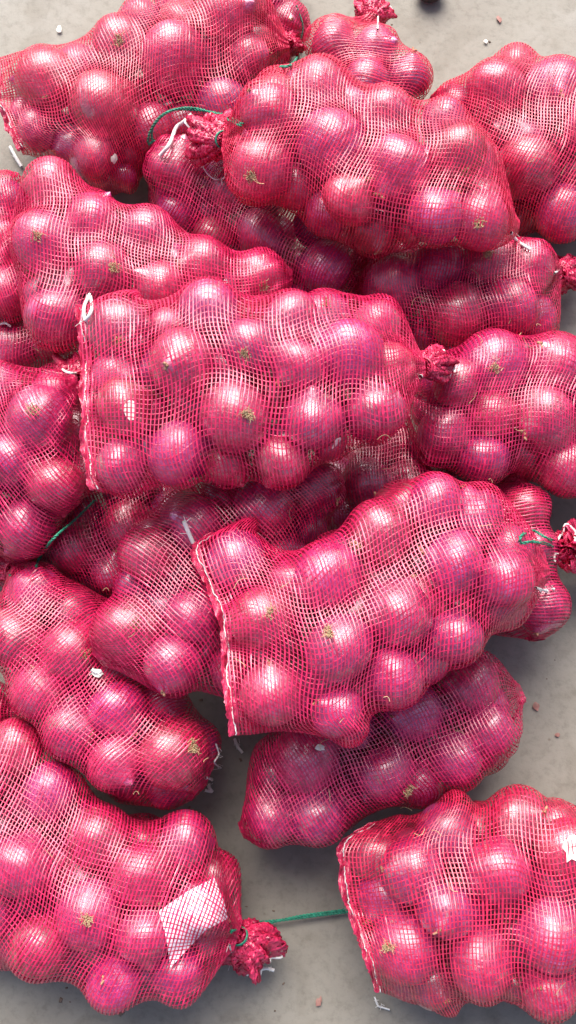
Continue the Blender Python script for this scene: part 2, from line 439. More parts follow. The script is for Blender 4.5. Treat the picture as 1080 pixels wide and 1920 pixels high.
class Bag:
    def __init__(s, d):
        s.d = d; s.k = d['k']
        s.shb = None
        s.P0 = on_z(*d['s'], d['z'][0]); s.P1 = on_z(*d['e'], d['z'][1])
        v = s.P1 - s.P0
        s.L = np.linalg.norm(v); s.e1 = v / s.L
        s.e2 = nrm(np.cross([0, 0, 1.0], s.e1)); s.e3 = np.cross(s.e1, s.e2)
        poly = np.array([on_plane(x, y, s.P0, s.e3) for x, y in d['out']]) - s.P0
        a = poly @ s.e1; b = poly @ s.e2
        s.amin = min(a.min(), 0); s.amax = max(a.max(), s.L)
        if d['seam']:
            # the stitched edge is not straight: how far it lies in from the outermost point
            m_ = a < s.L * .45
            bs = np.linspace(b.min(), b.max(), 60); sh = np.full(60, np.nan)
            for i, x in enumerate(bs):
                xs = [a[q] + (a[(q + 1) % len(a)] - a[q]) * (x - b[q]) / (b[(q + 1) % len(a)] - b[q]) for q in range(len(a))
                      if b[q] != b[(q + 1) % len(a)] and (b[q] - x) * (b[(q + 1) % len(a)] - x) <= 0]
                if xs: sh[i] = min(xs)
            ok = ~np.isnan(sh)
            sh = np.interp(bs, bs[ok], sh[ok]) - s.amin
            sh = np.clip(sh, 0, .06)
            s.shb, s.shv = bs, box1(sh, 3, 0)
            a = a - s.shift(a, b) * (a < s.L * .6)
            a = np.maximum(a, s.amin + .002 * 0)
            near = a < s.amin + .012
            a = np.where(near, s.amin - 1e-4 * np.arange(len(a)), a)
        s.A = np.linspace(s.amin, s.amax, NS)
        lo = np.full(NS, np.nan); hi = np.full(NS, np.nan)
        for i, x in enumerate(s.A):
            xs = []
            for q in range(len(a)):
                a0, a1, b0, b1 = a[q], a[(q + 1) % len(a)], b[q], b[(q + 1) % len(a)]
                if (a0 - x) * (a1 - x) <= 0 and a0 != a1:
                    xs.append(b0 + (b1 - b0) * (x - a0) / (a1 - a0))
            if xs:
                lo[i], hi[i] = min(xs), max(xs)
        ok = ~np.isnan(lo)
        idx = np.arange(NS)
        lo = np.interp(idx, idx[ok], lo[ok]); hi = np.interp(idx, idx[ok], hi[ok])
        s.W = np.maximum((hi - lo) / 2, .012)
        s.Cb = (hi + lo) / 2
        # past the tied end the neck line leads to the knot
        Tn = d['T']
        t = np.minimum(np.full(NS, Tn), s.W * 1.0)
        u0 = (s.A - s.amin); u1 = (s.amax - s.A)
        h1 = .055
        f1 = np.sqrt(np.clip(1 - (1 - np.clip(u1 / h1, 0, 1)) ** 2, 0, 1))
        if d['seam']:
            f0 = np.clip(u0 / .075, 0, 1) ** .6
            t = t * np.clip(f0, .03, 1)
        else:
            h0 = .05
            f0 = np.sqrt(np.clip(1 - (1 - np.clip(u0 / h0, 0, 1)) ** 2, 0, 1))
            t = t * np.clip(f0, .1, 1)
            s.W = s.W * np.clip(f0 ** .6, .12, 1)
        t = t * np.clip(f1, .14, 1)
        neck = np.clip(f1 ** .45, 0, 1)
        s.W = np.maximum(s.W * neck, .011)
        # at the tied end the axis bends to the knot
        wgt = np.clip(1 - u1 / .05, 0, 1) ** 1.5
        s.Cb = s.Cb * (1 - wgt)
        s.W = box1(s.W, 2, 0); s.Cb = box1(box1(s.Cb, 3, 0), 3, 0)
        s.Tt = np.maximum(t, .006)
        s.on = []  # world centre, radius, fixed, flags

    def frame(s, P):
        v = P - s.P0
        a, b, c = v @ s.e1, v @ s.e2, v @ s.e3
        return a - s.shift(a, b), b, c

    def shift(s, a, b):
        if s.shb is None: return 0.0
        return np.interp(b, s.shb, s.shv) * np.clip(1 - (a - s.amin) / .16, 0, 1)

    def world(s, a, b, c):
        a = a + s.shift(a, b)
        a, b, c = (np.asarray(x)[..., None] for x in (a, b, c))
        return s.P0 + a * s.e1 + b * s.e2 + c * s.e3

    def prof(s, a):
        return np.interp(a, s.A, s.Cb), np.interp(a, s.A, s.W), np.interp(a, s.A, s.Tt)

    def env_in(s, P, marg):
        a, b, c = s.frame(P)
        cb, w_, t_ = s.prof(a)
        return (np.abs(b - cb) / np.maximum(w_ - marg, .004)) ** 2.3 + (np.abs(c) / np.maximum(t_ - marg, .004)) ** 2.3 < 1

    def place(s):
        kept = []
        for (px, py, rp) in sorted(s.d['on'], key=lambda q: -q[2]):
            rp = min(max(rp, 40 if s.k in 'BO' else 47), 60) * rng.uniform(1.08, 1.18)
            if any(math.hypot(px - x, py - y) < .77 * (rp + r2) for x, y, r2 in kept): continue
            kept.append((px, py, rp))
            z = s.d['z'][0]
            for _ in range(6):
                P = on_z(px, py, z)
                a, b, c = s.frame(P)
                cb, w_, t_ = s.prof(a)
                x = np.clip(abs(b - cb) / w_, 0, .999)
                dep = (P - CAM) @ FWD
                R = rp / 960 * TH * dep
                top = t_ * (1 - x ** 2.3) ** (1 / 2.3)
                c2 = max(top - R * .95, -.01)
                zt = s.world(a, b, c2)[2]
                z = z * .4 + zt * .6
            s.on.append([on_z(px, py, z), R, 1])

    def fill(s, uppers):
        need = 2600
        aa = rng.uniform(s.amin + .022, s.amax - .022, need)
        cb, w_, t_ = s.prof(aa)
        bb = cb + rng.uniform(-1, 1, need) * w_
        cc = rng.uniform(-1, 1, need) * t_
        P = s.world(aa, bb, cc)
        Rr = rng.uniform(.027, .032, need)
        for p, r in zip(P, Rr):
            if not s.env_in(p, r * .85): continue
            if p[2] < r: continue
            if any(np.linalg.norm(p - q[0]) < .84 * (r + q[1]) for q in s.on): continue
            bad = False
            for u in uppers:
                if u.k != s.k and u.env_in(p, -r * .8) and u.amin - r < u.frame(p)[0] < u.amax + r:
                    bad = True; break
            if bad: continue
            s.on.append([p, r, 0])
        # smaller ones wedged into the room left along the sides and underneath
        for r in (.0265, .023, .0195):
            for p in P[:1800]:
                if p[2] < r or not s.env_in(p, r * .86): continue
                a, b, c = s.frame(p)
                cb, w_, t_ = s.prof(a)
                if r < .025 and c > -.1 * t_: continue
                if c > .25 * t_ and abs(b - cb) < .62 * w_ and s.amin + .05 < a < s.amax - .04: continue
                if any(np.linalg.norm(p - q[0]) < .86 * (r + q[1]) for q in s.on): continue
                if any(u.k != s.k and u.env_in(p, -r * .35) and u.amin < u.frame(p)[0] < u.amax for u in uppers): continue
                s.on.append([p, r * rng.uniform(.97, 1.06), 0])

    def regrid(s):
        # the net closes just past the outermost onions; at a tied end they keep clear of the neck
        lo, hi = s.amin, s.amax
        for o in s.on:
            a, _, _ = s.frame(o[0])
            if s.d['ros'] and a > s.amax - o[1] - .01:
                o[0] = o[0] - s.e1 * (a - (s.amax - o[1] - .01)); a, _, _ = s.frame(o[0])
            if s.d['seam'] and a < s.amin + o[1] * .9:
                o[0] = o[0] + s.e1 * (s.amin + o[1] * .9 - a); a, _, _ = s.frame(o[0])
            lo = min(lo, a - o[1] - .004); hi = max(hi, a + o[1] + .004)
        if s.d['seam']: lo = s.amin
        if s.d['ros']: hi = s.amax
        if s.on:
            aa = [s.frame(o[0])[0] for o in s.on]
            if not s.d['seam']: lo = min(x - o[1] for x, o in zip(aa, s.on)) - .004
            if not s.d['ros']: hi = max(x + o[1] for x, o in zip(aa, s.on)) + .004
        A2 = np.linspace(lo, hi, NS)
        for k in ('W', 'Cb', 'Tt'):
            setattr(s, k, np.interp(A2, s.A, getattr(s, k)))
        s.A = A2; s.amin, s.amax = lo, hi

    def hull(s, uppers):
        s.regrid()
        TH_, SS = np.meshgrid(THG, s.A)
        ct, st = np.cos(TH_), np.sin(TH_)
        W, T = s.W[:, None], s.Tt[:, None]
        env = ((np.abs(ct) / W) ** 2.3 + (np.abs(st) / T) ** 2.3) ** (-1 / 2.3)
        con = env * .82
        ron = np.zeros_like(env)
        for c, R, f in s.on:
            a, b, cz = s.frame(c)
            R = R + .0018
            rho2 = R * R - (SS - a) ** 2
            x = b - s.Cb[:, None]; y = cz
            pr = x * ct + y * st
            disc = rho2 - (x * x + y * y) + pr ** 2
            rr = np.where((rho2 > 0) & (disc > 0), pr + np.sqrt(np.maximum(disc, 0)), 0)
            ron = np.maximum(ron, rr)
        ron = np.minimum(ron, env * 1.5 + .016)
        d0 = (s.A - s.amin)[:, None]; d1 = (s.amax - s.A)[:, None]
        if not s.d['seam']: con = con * np.clip(d0 / .05, .05, 1) ** .7
        con = con * np.clip(d1 / .05, .05, 1) ** .7
        con = np.maximum(con, ron)
        r = con.copy()
        for k in range(TENSION):
            m = (np.roll(r, 1, 1) + np.roll(r, -1, 1) + r * 1.0) / 3
            up = np.vstack([r[:1], r[:-1]]); dn = np.vstack([r[1:], r[-1:]])
            m = .5 * m + .25 * up + .25 * dn
            r = np.maximum(m, con)
            if not s.d['seam']: r[0] = .007
            r[-1] = .0085
        # keep below the bags on top
        for u in uppers:
            if u.k == s.k: continue
            for it in range(14):
                P = s.pts(r)
                ins = u.inside(P, .002)
                if not ins.any(): break
                r = np.where(ins, np.maximum(r * .955, .01), r)
        # floor
        for it in range(10):
            P = s.pts(r)
            low = P[..., 2] < .003
            if not low.any(): break
            r = np.where(low, r * .96, r)
        for k in range(3):
            m = (np.roll(r, 1, 1) + np.roll(r, -1, 1) + 2 * r) / 4
            up = np.vstack([r[:1], r[:-1]]); dn = np.vstack([r[1:], r[-1:]])
            r = .5 * m + .25 * up + .25 * dn
        # gathered pleats towards the tied end, loose wrinkles at the other
        u1 = (s.amax - s.A)[:, None]
        ph = hash(s.k) % 7 if False else ord(s.k[0])
        g = np.clip(1 - u1 / .06, 0, 1) ** 1.2
        g2 = np.clip(1 - u1 / .085, 0, 1)
        r = r * (1 + g * .10 * np.sin(9 * TH_ + ph + 2 * np.sin(3 * TH_)) + g2 * .03 * np.sin(17 * TH_ + ph))
        s.r = r
        return r

    def pts(s, r):
        ct, st = np.cos(THG)[None], np.sin(THG)[None]
        return s.world(s.A[:, None] + 0 * r, s.Cb[:, None] + r * ct, r * st)

    def inside(s, P, marg=0):
        a, b, c = s.frame(P)
        fi = (a - s.amin) / (s.amax - s.amin) * (NS - 1)
        ok = (fi >= 0) & (fi <= NS - 1)
        i = np.clip(fi.round().astype(int), 0, NS - 1)
        x = b - s.Cb[i]
        th = np.arctan2(c, x)
        j = ((th + math.pi) / (2 * math.pi) * NT).round().astype(int) % NT
        return ok & (np.hypot(x, c) < s.r[i, j] + marg)


bags = [Bag(d) for d in BAGS]
order = sorted(bags, key=lambda b: -(b.d['z'][0] + b.d['z'][1]))
for i, b in enumerate(order):
    b.place()
for i, b in enumerate(order):
    b.fill(order[:i])

# ---- let all the onions settle clear of each other
C = np.array([o[0] for b in bags for o in b.on]); Rr = np.array([o[1] for b in bags for o in b.on])
FX = np.array([o[2] for b in bags for o in b.on]); BI = np.array([i for i, b in enumerate(bags) for o in b.on])
C0 = C.copy()
same = BI[:, None] == BI[None]
need = (Rr[:, None] + Rr[None]) * np.where(same, .85, 1.0) + np.where(same, 0, .004)
wt = np.where(FX == 1, .35, 1.0)
for it in range(60):
    D = C[:, None] - C[None]
    dist = np.linalg.norm(D, axis=-1) + 1e-9
    np.fill_diagonal(dist, 9)
    pen = np.maximum(need - dist, 0)
    sh = wt[:, None] / (wt[:, None] + wt[None])
    mv = (D / dist[..., None]) * (pen * sh * .6)[..., None]
    mv = mv.sum(1)
    mv[:, 2] = np.where((FX == 1) & (mv[:, 2] > 0), mv[:, 2] * .3, mv[:, 2])
    ln = np.linalg.norm(mv, axis=1, keepdims=True)
    mv *= np.minimum(1, .006 / (ln + 1e-9))
    C += mv + (C0 - C) * (.05 * (FX[:, None] * 1.2 + .3))
    C[:, 2] = np.maximum(C[:, 2], Rr + .002)
for b_i, b in enumerate(bags):
    idx = np.where(BI == b_i)[0]
    for o, q in zip(b.on, idx):
        o[0] = C[q]
for i, b in enumerate(order):
    b.hull(order[:i])

# ---- no onion may stand out of its net
dirs = nrm(rng.normal(0, 1, (90, 3)))
for b in bags:
    for o in b.on:
        for it in range(16):
            Q = o[0] + dirs * (o[1] - .0004)
            outm = ~b.inside(Q)
            if not outm.any(): break
            d = dirs[outm].mean(0)
            o[0] = o[0] - d * .0035
            o[1] *= .985
            o[0][2] = max(o[0][2], o[1])

# ---- surface look-up for things lying on the pile
VV, FF, off = [], [], 0
for b in bags:
    P = b.pts(b.r).reshape(-1, 3)
    i = np.arange(NS - 1)[:, None] * NT; j = np.arange(NT)[None]; j2 = (j + 1) % NT
    F = np.stack([i + j, i + j2, i + NT + j2, i + NT + j], -1).reshape(-1, 4) + off
    VV.append(P); FF.append(F); off += len(P)
bvh = BVHTree.FromPolygons(np.concatenate(VV).tolist(), np.concatenate(FF).tolist())


def surf(px, py, lift=.002):
    d = Vector(ray(px, py)).normalized()
    hit, n, _, _ = bvh.ray_cast(Vector(CAM), d)
    if hit is None or hit.z < 0:
        p = on_z(px, py, 0)
        return p + np.array([0, 0, lift]), np.array([0, 0, 1.0])
    if n.dot(d) > 0: n = -n
    return np.array(hit - d * lift), np.array(n)


# ------------------------------------------------------------------ floor
def make_floor():
    n = 40
    xs = np.linspace(-4, 4, n); X, Y = np.meshgrid(xs, xs)
    V = np.stack([X, Y, 0 * X], -1).reshape(-1, 3)
    i = np.arange(n - 1)[:, None] * n; j = np.arange(n - 1)[None]
    F = np.stack([i + j, i + j + 1, i + n + j + 1, i + n + j], -1).reshape(-1, 4)
    return link('floor', mesh_np('floor', V, F, M['floor']))


tag(make_floor(), kind='structure')


# ------------------------------------------------------------------ onions
def onion_mesh(seed, hi=True):
    nu, nv = (36, 22) if hi else (14, 9)
    g = np.random.default_rng(seed)
    v = np.linspace(0, math.pi, nv + 1)
    z = np.cos(v); rr = np.sin(v)
    z = z * [.9, .84, .95, .87, .8, .93][seed % 6]
    z = z + [.2, .28, .14, .34, .26, .18][seed % 6] * np.exp(-((v) / .28) ** 2) - .02 * np.exp(-((math.pi - v) / .25) ** 2)
    u = np.linspace(0, 2 * math.pi, nu, endpoint=False)
    k1, k2, p1, p2 = g.uniform(.015, .05), g.uniform(.004, .01), *g.uniform(0, 6, 2)
    f = 1 + k1 * np.cos(2 * u + p1) + k2 * np.cos(5 * u + p2) + .006 * np.cos(9 * u + p1)
    V = np.stack([rr[:, None] * f * np.cos(u), rr[:, None] * f * np.sin(u), z[:, None] + 0 * u[None] + .03 * rr[:, None] * np.cos(u + p2)], -1)
    # one open pole ring is closed by tiny quads
    V = V.reshape(-1, 3)
    i = np.arange(nv)[:, None] * nu; j = np.arange(nu)[None]; j2 = (j + 1) % nu
    F = np.stack([i + j, i + nu + j, i + nu + j2, i + j2], -1).reshape(-1, 4)
    return V, F


OM = []
for q in range(6):
    V, F = onion_mesh(q)
    OM.append(mesh_np('onion_bulb', V, F, M['onion']))


def root_mesh(seed):
    g = np.random.default_rng(seed); mb = MB()
    a0 = g.uniform(0, 6.28)
    for q in range(60):
        a = a0 + g.normal(0, 1.1); r0 = g.uniform(0, .17)
        ln = g.uniform(.05, .15) * (1 + 1.1 * (g.random() < .2)); out = g.uniform(.3, 1.0)
        t = np.linspace(0, 1, 5)[:, None]
        base = np.array([r0 * math.cos(a), r0 * math.sin(a), -.96])
        a2 = a + g.normal(0, 1.0)
        dirv = np.array([math.cos(a2) * out, math.sin(a2) * out, 0])
        P = base + dirv * ln * t + np.array([0, 0, -1]) * (.15 * np.sin(t * 2.3)) + g.normal(0, .035, (5, 3)) * t
        mb.tube(P, np.array([.012, .011, .009, .007, .004]) * 1.15, 3)
    return mb.mesh('root_tuft', M['root'])


def neck_mesh(seed):
    g = np.random.default_rng(seed); mb = MB()
    for q in range(3):
        t = np.linspace(0, 1, 7)
        a = g.uniform(0, 6.28); bend = g.uniform(.05, .2)
        P = np.stack([bend * t ** 2 * math.cos(a), bend * t ** 2 * math.sin(a), .98 + .2 * t - .12 * t ** 2 * q * .5], -1)
        mb.tube(P, np.array([.15, .10, .07, .05, .045, .05, .012]), 8)
    return mb.mesh('dry_neck', M['neck'])


RM = [root_mesh(q) for q in range(4)]
NM = [neck_mesh(q) for q in range(3)]

# which onions does the photograph show: a small depth test of all of them
SW, SH = 270, 480
zb = np.full((SH, SW), 9.0); ib = np.full((SH, SW), -1)
allon = [(b, o) for b in bags for o in b.on]
YY, XX = np.mgrid[0:SH, 0:SW]
info = []
for q, (b, (c, R, f)) in enumerate(allon):
    px, py, dep = proj(c)
    rp = R / dep / TH * 960
    info.append((px, py, rp, dep))
    cx, cy, cr = px / 4, py / 4, rp / 4
    x0, x1 = max(0, int(cx - cr)), min(SW, int(cx + cr) + 2); y0, y1 = max(0, int(cy - cr)), min(SH, int(cy + cr) + 2)
    if x0 >= x1 or y0 >= y1: continue
    dx = XX[y0:y1, x0:x1] - cx; dy = YY[y0:y1, x0:x1] - cy
    q2 = cr * cr - dx * dx - dy * dy
    zz = dep - np.sqrt(np.maximum(q2, 0)) / cr * R
    sub = zb[y0:y1, x0:x1]; m = (q2 > 0) & (zz < sub)
    sub[m] = zz[m]; ib[y0:y1, x0:x1][m] = q
cnt = np.bincount(ib[ib >= 0], minlength=len(allon))
rank = np.argsort(-cnt)
vis = set(int(q) for q in rank[:290] if cnt[q] > 16)

# onions whose root tuft faces the viewer
TUFT = [(235,1185),(712,1000),(478,318),(470,650),(220,610),(925,685),(740,1480),(325,1412),(855,290),(635,1215),
        (75,455),(440,780),(755,1780),(215,510),(138,1225),(165,1715),(225,85),(490,1160),(645,585),(900,412),(490,520),(75,785),(920,500)]
tufted = set()
for tx, ty in TUFT:
    best = min(vis, key=lambda q: (info[q][0] - tx) ** 2 + (info[q][1] - ty) ** 2 - cnt[q])
    tufted.add(best)

ORD = ['first', 'second', 'third', 'fourth', 'fifth', 'sixth', 'seventh', 'eighth', 'ninth', 'tenth', 'eleventh', 'twelfth']
labels = {}
for bi, b in enumerate(bags):
    mine = [q for q in vis if allon[q][0] is b]
    if not mine: continue
    mine.sort(key=lambda q: info[q][1])
    rows, cur, y0 = [], [], None
    for q in mine:
        if y0 is None or info[q][1] - y0 < 62:
            cur.append(q); y0 = info[q][1] if y0 is None else y0
        else:
            rows.append(cur); cur = [q]; y0 = info[q][1]
    rows.append(cur)
    for ri, row in enumerate(rows):
        row.sort(key=lambda q: info[q][0])
        for ci, q in enumerate(row):
            rowt = 'only row' if len(rows) == 1 else 'top row' if ri == 0 else 'bottom row' if ri == len(rows) - 1 else ORD[ri] + ' row down'
            if len(row) == 1: pos = 'alone in ' + rowt
            elif len(row) > 1 and ci == 0: pos = 'leftmost in ' + rowt
            elif ci == len(row) - 1: pos = 'rightmost in ' + rowt
            else: pos = ORD[ci] + ' from left in ' + rowt
            labels[q] = ('rooty ' if q in tufted else '') + 'onion ' + pos + ', ' + b.d['ph']

deepV, deepF, dn = [], [], 0
loV, loF = onion_mesh(3, False)
for q, (b, (c, R, f)) in enumerate(allon):
    ax = Vector(rng.normal(0, 1, 3)).normalized()
    if q in tufted:
        tv = Vector(nrm(CAM - c)) + Vector(rng.normal(0, .28, 3))
        ax = -tv.normalized()
    elif abs(ax.z) > .8 and rng.random() < .8:
        ax = Vector((ax.x, ax.y, ax.z * .2)).normalized() if (ax.x or ax.y) else ax
    if math.hypot(info[q][0] - 372, info[q][1] - 1725) < 110:
        ax = Vector((ax.x, ax.y, 0)).normalized()
    rot = Vector((0, 0, 1)).rotation_difference(ax)
    rot = rot @ Matrix.Rotation(float(rng.uniform(0, 6.28)), 3, 'Z').to_quaternion()
    if q in vis:
        o = link('red_onion', OM[q % 6])
        o.rotation_mode = 'QUATERNION'
        o.rotation_quaternion = rot
        o.location = c; o.scale = (R, R, R)
        tag(o, labels[q], 'onion', 'red onions inside the net bags')
        if q in tufted:
            link('root_tuft', RM[q % 4], o)
        elif ax.z > .15 or rng.random() < .3:
            link('dry_neck', NM[q % 3], o)
    else:
        Rm = np.array(rot.to_matrix())
        deepV.append((loV * R) @ Rm.T + c); deepF.append(loF + dn); dn += len(loV)
dp = link('buried_onions', mesh_np('buried_onions', np.concatenate(deepV), np.concatenate(deepF), M['onion']))
tag(dp, 'red onions buried deep inside the net bags, only slivers showing', 'onions', None, 'stuff')


# ------------------------------------------------------------------ netting
def grid_threads(mb, P, Nn, wl, wr, closed, tiltamp=.5, rows=True, cols=True, lift=.0004):
    """P (ni,nj,3) nodes. wr: width of the tapes along j (rings); wl: of threads along i"""
    ni, nj = P.shape[:2]
    if closed:
        Tj = nrm(np.roll(P, -1, 1) - np.roll(P, 1, 1))
    else:
        Tj = nrm(np.gradient(P, axis=1))
    Ti = nrm(np.gradient(P, axis=0))
    lenj = np.linalg.norm((np.roll(P, -1, 1) - P), axis=-1)[..., None]
    leni = np.linalg.norm(np.gradient(P, axis=0), axis=-1)[..., None]
    def rib(S, half, liftv, axis):
        tilt = rng.normal(0, tiltamp, (ni, nj, 1)) * half
        c = P + Nn * (liftv + half * .35)
        l = P - S * half + Nn * (liftv + tilt * .5)
        r = P + S * half + Nn * (liftv - tilt * .5)
        V = np.stack([l, c, r], 2).reshape(-1, 3)
        I = np.arange(ni)[:, None]; J = np.arange(nj)[None]
        if axis == 0:
            A = (I[:-1] * nj + J); B = (I[1:] * nj + J)
        else:
            if closed:
                A = I * nj + J; B = I * nj + (J + 1) % nj
            else:
                A = I * nj + J[:, :-1]; B = I * nj + J[:, 1:]
        A = A.ravel() * 3; B = B.ravel() * 3
        F = np.concatenate([np.stack([A, A + 1, B + 1, B], -1), np.stack([A + 1, A + 2, B + 2, B + 1], -1)])
        mb.add(V, F)
    jitter = .75 + .5 * rng.random((ni, nj, 1))
    if cols:   # threads along the bag
        perl = .8 + .4 * rng.random((1, nj, 1))
        rib(Tj, np.minimum(wl / 2 * jitter * perl, lenj * .42), 0.0, 0)
    if rows:   # flat tapes around the bag
        perr = .7 + .6 * rng.random((ni, 1, 1))
        rib(Ti, np.minimum(wr / 2 * (.7 + .6 * rng.random((ni, nj, 1))) * perr, leni * .46), lift, 1)


def net_nodes(b):
    """resample the hull to evenly spaced threads"""
    S = b.pts(b.r)                                   # NS,NT
    S = np.concatenate([S, S[:, :1]], 1)
    per = np.linalg.norm(np.diff(S, axis=1), axis=-1).sum(1)
    NJ = int(np.percentile(per, 75) / .0054)
    NJ = max(40, min(130, NJ))
    # rings: even arc spacing; theta starts underneath (-pi is a side, so roll)
    seg = np.linalg.norm(np.diff(S, axis=1), axis=-1)
    seg = seg * .15 + box1(box1(seg, 9, 0), 9, 1, True) * .6 + seg.mean(1, keepdims=True) * .25
    cum = np.concatenate([np.zeros((NS, 1)), np.cumsum(seg, 1)], 1); cum /= cum[:, -1:]
    # anchor the -90deg direction (underside) so that threads do not twist
    base = cum[:, NT // 4]
    base = np.array(box1(base, 4, 0))
    tgt = np.linspace(0, 1, NJ, endpoint=False)
    Q = np.zeros((NS, NJ, 3))
    for i in range(NS):
        u = (tgt + base[i] + .004 * math.sin(i * .11)) % 1.0
        for k in range(3):
            Q[i, :, k] = np.interp(u, cum[i], S[i, :, k])
    # along: blend between even slices and even arc length
    ds = np.linalg.norm(np.diff(Q, axis=0), axis=-1)
    Lg = np.concatenate([np.zeros((1, NJ)), np.cumsum(ds, 0)], 0)
    tot = Lg[-1]
    NI = int(np.median(tot) / .0043)
    fr = Lg / tot
    lin = np.linspace(0, 1, NS)[:, None]
    fr = .35 * fr + .65 * lin
    fr = .3 * fr + .7 * box1(fr, 5, 1, True)
    fr = np.maximum.accumulate(fr, 0) + np.linspace(0, 1e-6, NS)[:, None]
    # slight skew and wander of the weave
    th = np.linspace(0, 2 * math.pi, NJ, endpoint=False)
    k0 = ord(b.k[0])
    wob = .010 * np.sin(2 * th + k0) + .006 * np.sin(5 * th + 2 * k0)
    out = np.zeros((NI, NJ, 3))
    ti = np.linspace(0, 1, NI)
    for j in range(NJ):
        f = (fr[:, j] - fr[0, j]) / (fr[-1, j] - fr[0, j])
        tj = np.clip(ti + wob[j] * np.sin(math.pi * ti) * 1.5, 0, 1)
        for k in range(3):
            out[:, j, k] = np.interp(tj, f, Q[:, j, k])
    return out


def normals(P, closed=True):
    Tj = (np.roll(P, -1, 1) - np.roll(P, 1, 1)) if closed else np.gradient(P, axis=1)
    Ti = np.gradient(P, axis=0)
    n = nrm(np.cross(Tj, Ti))
    return n


def tuft(b, tip, size, root):
    """gathered, frayed end of the net past the tie"""
    P1 = b.world(b.amax, np.interp(b.amax, b.A, b.Cb), 0)
    P1 = np.asarray(P1).ravel()
    tgt, _ = surf(*tip, .012)
    base_px = proj(P1)
    ax = tgt - P1; ln = np.linalg.norm(ax)
    ax = ax / ln
    ln = max(min(ln, .06), .03)
    up = np.array([0, 0, 1.0])
    e2 = nrm(np.cross(up, ax)); e3 = np.cross(ax, e2)
    NJ, NI = 84, 22
    th = np.linspace(0, 2 * math.pi, NJ, endpoint=False)
    t = np.linspace(0, 1, NI)[:, None]
    sd = ord(b.k[0])
    rad = .008 + (.017 * size) * np.sin(np.clip((t - .08) / .92, 0, 1) ** .75 * math.pi * .80)
    ruf = 1 + (.2 * np.sin(4 * th + sd) + .16 * np.sin(9 * th + sd * 2 + 3 * t) + .12 * np.sin(17 * th + 5 * t)) * np.clip(t * 1.5, 0, 1)
    r = rad * ruf
    a = ln * (t * (1 + .12 * np.sin(3 * th + sd) + .03 * np.sin(8 * th)) ) + 0 * th
    a = a - .010 * np.clip(t - .8, 0, 1) * 5 * (.5 + .5 * np.sin(5 * th + 1 + sd))
    x = r * np.cos(th + .5 * t); y = r * np.sin(th + .5 * t) * .85
    P = P1 + a[..., None] * ax + x[..., None] * e2 + y[..., None] * e3
    P += rng.normal(0, .0006, P.shape)
    P[..., 2] = np.maximum(P[..., 2], .003)
    mb = MB()
    grid_threads(mb, P, normals(P), .0026, .0032, True, 1.0)
    o = link('gathered_tuft', mb.mesh('gathered_tuft', M['hem'], root.location), root)
    # inner crumple so that the tuft is not hollow
    P2 = P.copy(); ctr = P1 + (a[..., None] * ax)
    P2 = ctr + (P2 - ctr) * (.45 + .25 * np.sin(7 * th + 4 * t)[..., None])
    mb = MB(); grid_threads(mb, P2, normals(P2), .0026, .0032, True, 1.0)
    link('inner_fold', mb.mesh('inner_fold', M['hem'], root.location), root)
    # white hem thread around the mouth
    mb = MB()
    k = int(NJ * .8)
    edge = P[-2, :k] + normals(P)[-2, :k] * .001
    edge = edge + np.random.default_rng(sd).normal(0, .0007, edge.shape)
    tail = np.array([edge[-1] + ax * .004 * q + e2 * .003 * q * (-1) ** q for q in range(1, 3)])
    mb.tube(spline(np.vstack([edge[::4], tail]), 90), .0013, 6)
    link('hem_thread', mb.mesh('hem_thread', M['white'], root.location), root)
    # tie round the neck
    mb = MB()
    for q in range(2):
        tt = np.linspace(0, 2 * math.pi, 30)
        c = P1 + ax * (.002 + .0018 * q)
        mb.tube(c + .0095 * (np.cos(tt)[:, None] * e2 + np.sin(tt)[:, None] * e3), .0008, 5)
    link('neck_tie', mb.mesh('neck_tie', M['green'] if b.k in 'CS' else M['hem'], root.location), root)


def seam_band(b, P, root):
    """the stitched flat end: the net folded into a narrow ragged strip"""
    ring = P[0]; NJ = len(ring)
    # the two sides of the flattened ring meet: order points by their place across the bag
    a, bb, c = b.frame(ring)
    b0, b1 = bb.min(), bb.max()
    n = 110
    t = np.linspace(0, 1, n)
    # outermost start of the net at each place
    aa = np.zeros(n); cc = np.zeros(n)
    for i, x in enumerate(b0 + (b1 - b0) * t):
        wgt = np.exp(-((bb - x) / .006) ** 2) + 1e-9
        aa[i] = (a * wgt).sum() / wgt.sum(); cc[i] = (c * wgt).sum() / wgt.sum()
    m = 7
    u = np.linspace(-.3, 1, m)[:, None]
    wd = .0085
    g = np.random.default_rng(ord(b.k[0]))
    rag = .8 + .1 * np.sin(t * 25 + g.uniform(0, 6)) + box1(g.normal(0, .09, n), 1, 0)
    A = aa[None] - wd * u * rag[None] + .0012 * np.sin(t * 19)[None]
    Cc = cc[None] + .006 + .002 * np.sin(u * 3 + t[None] * 31) + .001 * np.sin(t * 70)[None] * u
    B = (b0 + (b1 - b0) * t)[None] + 0 * u
    G = b.world(A, B, Cc)
    G += g.normal(0, .0003, G.shape)
    G[..., 2] = np.maximum(G[..., 2], .003)
    mb = MB()
    Nn = normals(G, False)
    Nn = np.where(Nn[..., 2:3] < 0, -Nn, Nn)
    grid_threads(mb, G, Nn, .0026, .0019, False, .6)
    G2 = G - np.array([0, 0, .0035]); G2[..., 2] = np.maximum(G2[..., 2], .002)
    grid_threads(mb, G2, Nn, .0026, .0017, False, 1.0)
    link('end_seam', mb.mesh('end_seam', M['hem'], root.location), root)
    # stitching: white thread in and out of the strip, loose tail at one end
    mb = MB()
    mid = G[2] + Nn[2] * .0016
    k = g.integers(3, 8)
    wave = mid + np.array([0, 0, 1]) * (.0012 * np.sin(t * 120))[:, None]
    mb.tube(wave, .0007, 5)
    link('seam_thread', mb.mesh('seam_thread', M['white'], root.location), root)


